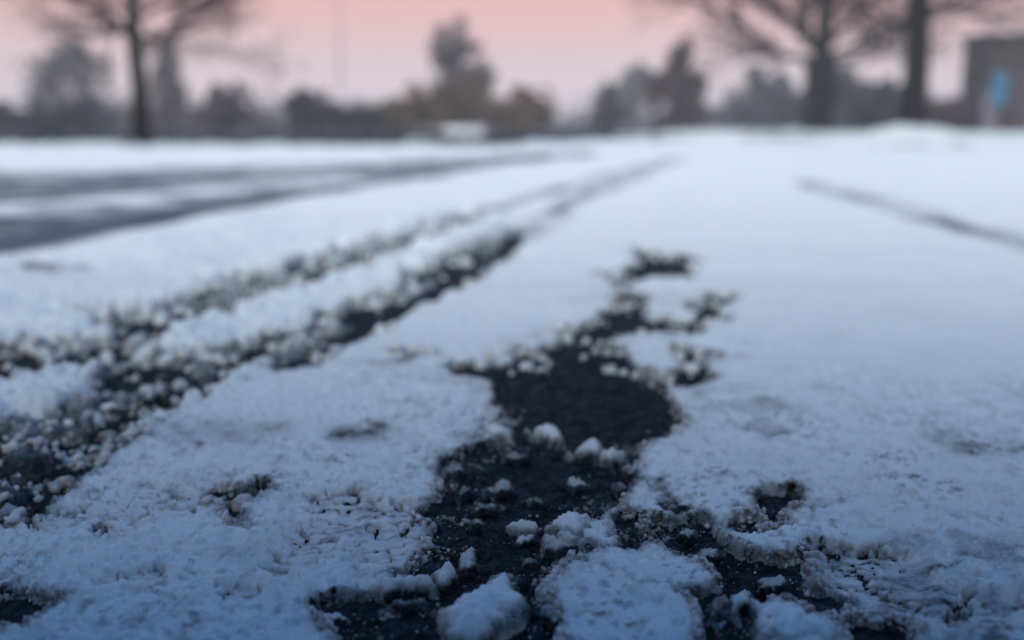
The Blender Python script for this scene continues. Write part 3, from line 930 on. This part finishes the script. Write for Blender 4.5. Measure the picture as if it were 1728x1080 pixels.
def bare_tree(px, py, Y, w_px, fork_py, label, cat, seed, limbs, leafcol, leafn, group, top_py=-250, ivy=False, depth=2):
    rnd = random.Random(seed)
    base = at(px, py, Y)
    root = bpy.data.objects.new('bare_tree', None); COL.objects.link(root)
    G0 = gz(base.x, base.y); root.location = (base.x, base.y, G0); root['label'] = label; root['category'] = cat; root['group'] = group
    k = 1 / ppm(Y)
    R = w_px * k / 2
    L = lambda q: Vector(((q[0] - px) * k, 0, (HORIZON - q[1]) * k + CAM_H - G0))
    tt = Tubes()
    top = L((px + (4 if seed % 2 else -5), top_py)); f = L((px, fork_py))
    pts = [Vector((0, 0, -0.1)), Vector((0.0, 0, 0.15)), Vector((R * .1, 0, 0.5)), f * 0.5 + Vector((R * .25, 0, 0)), f, f.lerp(top, .3), f.lerp(top, .6) + Vector((R, .2, 0)), top]
    tt.tube(pts, [R * 1.7, R * 1.15, R, R * .92, R * .86, R * .62, R * .42, R * .14], 14)
    link('trunk', tt.mesh('trunk', M_BARK), root)
    tb, tips = Tubes(), []
    for lb in limbs:
        q = [L(c) + Vector((0, rnd.uniform(-.3, .3) * i, 0)) for i, c in enumerate(lb[1])]
        # smooth the limb
        P = []
        for i in range(len(q) - 1):
            for t in (0, .33, .66): P.append(q[i].lerp(q[i + 1], t) + Vector((rnd.uniform(-1, 1), 0, rnd.uniform(-1, 1))) * R * .12)
        P.append(q[-1])
        r0 = lb[0] * k / 2
        rr = [r0 * (1 - .72 * i / (len(P) - 1)) for i in range(len(P))]
        tb.tube(P, rr, 7)
        for i in range(2, len(P)):
            dd = (P[i] - P[i - 1]).normalized()
            for _ in range(2):
                nd = (dd + Vector((rnd.uniform(-1, 1), rnd.uniform(-1, 1), rnd.uniform(-.6, 1))) * .8).normalized()
                grow(tb, tips, rnd, P[i], nd, rnd.uniform(.5, 1.1) * 90 * k, rr[i] * .55, depth, 0.05, .7)
    # crown above the frame
    for i in range(14):
        t = i / 14
        p = f.lerp(top, t)
        a = rnd.uniform(0, 6.28)
        grow(tb, tips, rnd, p, Vector((math.cos(a), math.sin(a), .55 + .4 * t)).normalized(), (260 - 120 * t) * k * rnd.uniform(.7, 1.1), R * (.38 - .2 * t), depth, 0, .6)
    link('branches', tb.mesh('branches', M_BARK2), root)
    lp = []
    for c in rnd.sample(tips, min(len(tips), leafn)):
        for _ in range(6): lp.append(c + Vector([rnd.gauss(0, 9 * k) for _ in range(3)]))
    link('foliage', leaves_mesh('foliage', lp, 4.2 * k, leafcol, seed), root)
    if ivy:
        iv = []
        for _ in range(2600):
            z = rnd.random()**1.0 * (L((0, 98)).z)
            a = rnd.uniform(0, 6.28); q = R * (1.05 + .5 * rnd.random())
            iv.append((math.cos(a) * q, math.sin(a) * q, z))
        link('ivy', leaves_mesh('ivy', iv, 4 * k, L_IVY, seed + 5), root)
    return root

L_TREE = leafmat('withered_leaves', (0.085, 0.060, 0.062))
L_IVY = leafmat('ivy_leaves', (0.022, 0.026, 0.028))
L_SLATE = leafmat('slate_green_leaves', (0.068, 0.074, 0.088))
L_DARKS = leafmat('dark_slate_leaves', (0.038, 0.044, 0.056))
L_MAUVE = leafmat('mauve_twig_leaves', (0.085, 0.070, 0.085))
L_BROWN = leafmat('brown_leaves', (0.115, 0.075, 0.055))
L_MAROON = leafmat('maroon_leaves', (0.062, 0.034, 0.040))
L_GREY = leafmat('grey_twigs', (0.17, 0.17, 0.19))
L_PALE = leafmat('pale_mauve_twigs', (0.15, 0.135, 0.155))

G_BARE = 'tall bare trees along the far verges'
bare_tree(238, 230, 27, 29, 66, 'bare tree with a dark slim trunk standing on the left lawn', 'tree', 11,
          [(12, [(238,70),(200,52),(165,32),(140,10),(110,-20)]), (10, [(238,66),(275,75),(305,70),(340,40),(380,20)]),
           (8, [(240,40),(300,20),(360,22),(430,8)]), (7, [(236,50),(190,70),(150,75)]), (6, [(238,30),(90,0),(30,-20)]), (5, [(300,72),(360,90),(430,100)])],
          L_TREE, 150, G_BARE)
bare_tree(1380, 212, 38, 33, 100, 'bare tree with an ivy-clad lower trunk in the middle of the right-hand row', 'tree', 22,
          [(14, [(1380,100),(1352,70),(1325,45),(1290,10),(1260,-30)]), (13, [(1378,112),(1320,100),(1275,85),(1235,50),(1170,18),(1120,-5)]),
           (12, [(1382,100),(1420,92),(1465,75),(1520,55),(1560,20)]), (11, [(1384,92),(1392,40),(1390,-20)]), (8, [(1386,105),(1440,110),(1500,90)]), (9,[(1380,95),(1450,20),(1520,-20)])],
          L_TREE, 130, G_BARE, ivy=True)
bare_tree(1535, 206, 28, 43, 20, 'tallest thick dark trunk rising from a snow heap near the brick building', 'tree', 33,
          [(14, [(1536,40),(1590,25),(1650,10),(1728,-10)]), (12, [(1534,60),(1480,40),(1420,20),(1350,-10)]), (8, [(1534,90),(1490,85),(1450,60)]), (10, [(1536,20),(1640,40),(1720,35)])],
          L_TREE, 130, G_BARE)

def bush(name, lobes, Y, m, label, cat, seed, n=3200, leaf=0.10, base_py=None, group=None, stems=True):
    """lobes : (px, py, rx, ry) ellipses of the crown in the photograph, at distance Y"""
    rnd = random.Random(seed)
    k = 1 / ppm(Y)
    cx = sum(l[0] for l in lobes) / len(lobes)
    root = bpy.data.objects.new(name, None); COL.objects.link(root)
    G0 = gz((cx - 864) * k, Y); root.location = ((cx - 864) * k, Y, G0); root['label'] = label; root['category'] = cat
    if group: root['group'] = group
    area = sum(l[2] * l[3] for l in lobes)
    lp = []
    tb = Tubes()
    for (a, b, rx, ry) in lobes:
        c = Vector(((a - cx) * k, rnd.uniform(-.3, .3) * rx * k, (HORIZON - b) * k + CAM_H - G0))
        sub = [(rnd.gauss(0, .50), rnd.gauss(0, .5), rnd.gauss(0, .50), rnd.uniform(.25, .5)) for _ in range(26)]
        for i in range(int(1.25 * n * rx * ry / area)):
            s = rnd.choice(sub)
            v = Vector((rnd.gauss(0, 1), rnd.gauss(0, 1), rnd.gauss(0, 1))).normalized() * s[3] * rnd.random()**.4
            q = Vector((s[0], s[1], s[2])) + v
            if q.length > 1.35: q = q / q.length * rnd.uniform(.85, 1.35)
            z = c.z + q.z * ry * k
            if z < 0.02: z = rnd.uniform(0.02, .5 * ry * k)
            lp.append((c.x + q.x * rx * k, c.y + q.y * rx * k * .8, z))
        if stems and (a, b, rx, ry) == lobes[0]:
            for i in range(7):
                t = Vector((c.x + rnd.uniform(-.6, .6) * rx * k, c.y + rnd.uniform(-.3, .3) * rx * k, c.z + rnd.uniform(.1, .8) * ry * k))
                b0 = Vector((c.x + rnd.uniform(-.03, .03), c.y, -0.05))
                mid = b0.lerp(t, .5) + Vector((rnd.uniform(-.1, .1), 0, .1))
                tb.tube([b0, mid, t], [.05, .035, .012], 5)
    lf = leaf
    link('crown', leaves_mesh('crown', lp, lf, m, seed), root)
    if stems: link('trunk', tb.mesh('trunk', M_BARK), root)
    return root

GB = 'bushes and far trees behind the snowy lawn'
bush('hedge', [(-60,200,60,26),(20,200,60,24),(90,202,60,24),(150,200,46,26)], 60, L_DARKS, 'low dark green-grey hedge at the left edge behind the lawn', 'hedge', 1, 5200, .16, group=GB)
bush('round_tree', [(110,165,55,50),(150,150,50,55),(130,105,46,34)], 95, L_SLATE, 'pale slate-coloured round tree rising over the left hedge', 'tree', 2, 1900, .28, group=GB)
bush('conical_tree', [(300,185,40,34),(298,140,26,40),(290,90,20,36)], 85, L_MAUVE, 'mauve conical tree just right of the slim bare trunk', 'tree', 3, 1500, .25, group=GB)
bush('bush', [(370,190,38,28),(405,182,34,34)], 70, L_MAUVE, 'rounded dark mauve bush left of the wide pale gap', 'bush', 4, 3600, .17, group=GB)
bush('bush', [(510,190,26,30),(545,190,28,30)], 62, L_DARKS, 'dark boxy bush at the start of the low hedge row', 'bush', 5, 4200, .15, group=GB)
bush('hedge', [(590,198,30,20),(630,198,34,22)], 66, L_DARKS, 'low dark hedge between the boxy bush and the brown bushes', 'hedge', 6, 2600, .16, group=GB)
bush('bush', [(685,195,36,26),(720,180,36,30)], 68, L_BROWN, 'brownish bush leaning against the foot of the tallest far tree', 'bush', 7, 2600, .16, group=GB)
bush('poplar', [(785,165,60,40),(778,125,46,44),(772,85,34,42)], 90, L_MAUVE, 'tallest far tree with a hazy grey top left of centre', 'tree', 8, 3000, .26, group=GB)
bush('bush', [(790,172,60,40),(745,190,40,26)], 74, L_BROWN, 'brown rounded bush in front of the tallest far tree', 'bush', 9, 1800, .17, group=GB)
bush('bush', [(875,190,50,32),(898,178,30,28)], 72, L_BROWN, 'warm brown bush just left of the pale gap in the middle', 'bush', 10, 2600, .17, group=GB)
bush('bush', [(1018,190,30,30),(1020,165,18,22)], 68, L_SLATE, 'small grey pointed bush just right of the pale gap in the middle', 'bush', 11, 2200, .16, group=GB)
bush('round_tree', [(1065,170,34,44),(1075,140,24,24)], 105, L_GREY, 'pale grey tree half hidden by the maroon conical tree', 'tree', 12, 1700, .3, group=GB)
bush('conical_tree', [(1150,190,44,32),(1145,150,32,38),(1138,105,20,38)], 70, L_MAROON, 'dark maroon conical tree with a pointed tip right of centre', 'tree', 13, 4600, .17, group=GB)
bush('bush', [(1100,155,28,30)], 71, L_MAROON, 'dark maroon bushy growth on the left flank of the conical tree', 'bush', 14, 1500, .16, group=GB)
bush('round_tree', [(1268,165,50,42),(1260,195,60,22)], 85, L_SLATE, 'grey-green round tree between the conical tree and the ivy-clad trunk', 'tree', 15, 3200, .22, group=GB)
bush('bush', [(1412,165,36,50),(1350,190,40,26)], 64, L_SLATE, 'slate-coloured tall bush right behind the ivy-clad trunk', 'bush', 16, 3400, .17, group=GB)
bush('bush', [(1490,180,40,36),(1450,195,36,22)], 66, L_DARKS, 'dark bush between the two right-hand trunks', 'bush', 17, 3400, .17, group=GB)
bush('hedge', [(1590,192,40,22),(1560,195,30,20)], 60, L_MAROON, 'low brown hedge between the thickest trunk and the brick building', 'hedge', 18, 2600, .15, group=GB)

bush('hedge', [(225,200,60,24),(300,196,60,28),(380,200,60,24),(440,205,40,16)], 98, L_PALE, 'long pale mauve hedge far behind the slim bare trunk', 'hedge', 21, 4200, .24, group=GB)
bush('hedge', [(560,200,70,22),(650,196,60,26),(740,192,60,30),(840,196,60,26)], 96, L_GREY, 'long pale grey thicket far behind the brown bushes', 'hedge', 22, 4200, .24, group=GB)
bush('hedge', [(1230,198,50,26),(1310,192,50,30),(1420,188,60,34),(1520,190,60,32),(1590,196,50,24)], 92, L_PALE, 'long mauve thicket far behind the right-hand trunks', 'hedge', 23, 5200, .24, group=GB)
rw = random.Random(99)
wp = []
for i in range(240):
    cx_ = rw.uniform(-130, 130); hh_ = rw.uniform(2.2, 4.8) * (0.7 + .5 * math.sin(cx_ * .13) ** 2)
    for _ in range(70):
        wp.append((cx_ + rw.gauss(0, 1.6), 150 + rw.uniform(-4, 4), abs(rw.gauss(0, .5)) * hh_ + gz(cx_, 150)))
link('far_woods', leaves_mesh('far_woods', wp, .5, L_GREY, 77), kind='stuff', label='pale strip of far woodland behind the bushes')
# ------------------------------------------------------------------ far building, pole and snow-covered car
def bx(bm, x0, x1, y0, y1, z0, z1):
    v = [bm.verts.new(c) for c in ((x0,y0,z0),(x1,y0,z0),(x1,y1,z0),(x0,y1,z0),(x0,y0,z1),(x1,y0,z1),(x1,y1,z1),(x0,y1,z1))]
    for f in ((0,3,2,1),(4,5,6,7),(0,1,5,4),(1,2,6,5),(2,3,7,6),(3,0,4,7)): bm.faces.new([v[i] for i in f])

def bobj(name, boxes, m, parent=None, bevel=0.0, **kw):
    bm = bmesh.new()
    for b in boxes: bx(bm, *b)
    if bevel: bmesh.ops.bevel(bm, geom=bm.edges[:], offset=bevel, segments=2, affect='EDGES')
    me = bpy.data.meshes.new(name); bm.to_mesh(me); bm.free(); me.materials.append(m)
    return link(name, me, parent, **kw)

def brick_mat(name, c1, c2, mortar, scale):
    m, n, l, p = mat(name)
    t = n.new('ShaderNodeTexCoord'); mp_ = n.new('ShaderNodeMapping'); mp_.inputs['Rotation'].default_value = (rad(90), 0, 0)
    b = n.new('ShaderNodeTexBrick'); b.inputs['Scale'].default_value = scale
    b.inputs['Color1'].default_value = (*c1, 1); b.inputs['Color2'].default_value = (*c2, 1); b.inputs['Mortar'].default_value = (*mortar, 1)
    l.new(t.outputs['Object'], mp_.inputs[0]); l.new(mp_.outputs[0], b.inputs['Vector']); l.new(b.outputs['Color'], p.inputs['Base Color'])
    p.inputs['Roughness'].default_value = 0.9
    return m
M_BRICK = brick_mat('brown_brick', (0.030, 0.015, 0.018), (0.024, 0.014, 0.016), (0.036, 0.028, 0.032), 3.0)
M_WALLB = brick_mat('grey_block', (0.07, 0.075, 0.085), (0.055, 0.06, 0.07), (0.045, 0.05, 0.055), 1.6)
M_TRIM = simple('pale_trim', (0.16, 0.14, 0.20), 0.6, .1)
M_GLASS = simple('dark_glass', (0.02, 0.025, 0.03), 0.1, .1, 1, 0, 0.6)
M_ROOF = simple('dark_roof', (0.05, 0.045, 0.05), 0.8, .2)
M_BLUE = simple('blue_sign_paint', (0.03, 0.13, 0.24), 0.5, .1)
M_METAL = simple('grey_metal', (0.20, 0.20, 0.22), 0.5, .1)
M_CAP = simple('roof_snow', (0.58, 0.61, 0.68), 0.7, .03)

YB = 58.0; kb = YB / FPX
def BXp(px): return (px - 864) * kb
def BZp(py): return (HORIZON - py) * kb + CAM_H
r = bpy.data.objects.new('brick_building', None); COL.objects.link(r)
x0 = BXp(1645); r.location = (x0, YB, 0)
r['label'] = 'low brown brick building with a blue sign at the right edge'; r['category'] = 'building'
Wd, Hh = 13.0, BZp(70)
wins = [(1.9, 2.7), (3.6, 4.6), (6.2, 7.4), (9.0, 10.2)]
zs0, zs1 = 1.1, 3.0
segs = [(0, Wd, 0.0, 3.4, -.6, zs0), (0, Wd, 0.0, 3.4, zs1, Hh)]
xp = 0
for a, b in wins: segs.append((xp, a, 0.0, 3.4, zs0 + .001, zs1 - .001)); xp = b
segs.append((xp, Wd, 0.0, 3.4, zs0 + .001, zs1 - .001))
bobj('wall', segs, M_BRICK, r)
rf = bobj('roof', [(-.3, Wd + .3, -.3, 3.7, Hh + .003, Hh + .22)], M_ROOF, r, .03)
bobj('roof_snow', [(-.25, Wd + .25, -.25, 3.65, Hh + .224, Hh + .28)], M_CAP, rf, .02)
for a, b in wins:
    w = bobj('window', [(a + .01, a + .07, .04, .12, zs0 + .01, zs1 - .01), (b - .07, b - .01, .04, .12, zs0 + .01, zs1 - .01), (a + .075, b - .075, .04, .12, zs1 - .08, zs1 - .01), (a + .075, b - .075, .04, .12, zs0 + .01, zs0 + .08)], M_TRIM, r)
    bobj('pane', [(a + .075, b - .075, .07, .09, zs0 + .085, zs1 - .085)], M_GLASS, w)
bobj('downpipe', [(-.16, -.02, -.14, -.01, -.5, BZp(150))], M_TRIM, r, .02)
bobj('porch_panel', [(-.32, .20, -.62, -.5, -.5, BZp(160))], M_TRIM, r, .02)

# blue sign on two short brackets in front of the wall
s = bpy.data.objects.new('wall_sign', None); COL.objects.link(s)
s.location = (BXp(1657), YB - .7, 0)
s['label'] = 'bright blue upright sign in front of the brick building'; s['category'] = 'sign'
bobj('sign_panel', [(-.46, .46, -.05, .05, BZp(180), BZp(128))], M_BLUE, s, .03)
bobj('post', [(-.05, .05, .052, .12, -0.5, BZp(130))], M_METAL, s, .01)

# heap of shovelled snow in front of the far bushes
p0 = at(782, HORIZON, 55)
v, f, up = blob(1.3, .9, .42, 77, 4, .15, .8)
v[:, 2] -= .05
me = mesh_np('snow_heap', v, None, f, mats=(M_CAP,))
link('snow_heap', me, loc=(p0.x, 55, gz(p0.x, 55)), label='low white heap of snow in front of the brown bush at the lawn edge', cat='snow heap')

# thin distant pole
pl = bpy.data.objects.new('lamp_post', None); COL.objects.link(pl)
P0 = at(577, HORIZON, 75); pl.location = (P0.x, 75, 0)
pl['label'] = 'faint thin grey pole rising into the sky above the dark boxy bush'; pl['category'] = 'pole'
tb = Tubes(); tb.tube([Vector((0, 0, -.8)), Vector((0, 0, 5)), Vector((0, 0, 10.5)), Vector((.3, 0, 11.2)), Vector((1.4, 0, 11.4))], [.08, .065, .05, .04, .03], 8)
link('pole', tb.mesh('pole', M_METAL), pl)
bobj('lamp_head', [(1.35, 2.0, -.14, .14, 11.33, 11.46)], M_METAL, pl, .03)

# ------------------------------------------------------------------ unseen block wall, added behind the camera to shade the foreground
w = bpy.data.objects.new('added_shade_wall', None); COL.objects.link(w); w.location = (0, -0.55, 0)
w['label'] = 'unseen grey block wall added behind the viewpoint to shade the near snow'; w['category'] = 'wall'
bobj('wall_body', [(-9, 9, -.3, 0, -.02, 1.75)], M_WALLB, w, .01)
bobj('coping', [(-9.05, 9.05, -.34, .04, 1.753, 1.82)], M_METAL, w, .012)

# ------------------------------------------------------------------ haze
m = bpy.data.materials.new('haze'); m.use_nodes = True
n = m.node_tree.nodes; n.clear()
o_ = n.new('ShaderNodeOutputMaterial'); pv = n.new('ShaderNodeVolumePrincipled')
pv.inputs['Color'].default_value = (0.86, 0.88, 0.95, 1)
pv.inputs['Density'].default_value = 0.0018
pv.inputs['Anisotropy'].default_value = 0.0
m.node_tree.links.new(pv.outputs[0], o_.inputs['Volume'])
hz = bobj('haze', [(-3200, 3200, -40, 380, -1.2, 22)], m, kind='stuff', label='thin cold winter haze over the lawns')
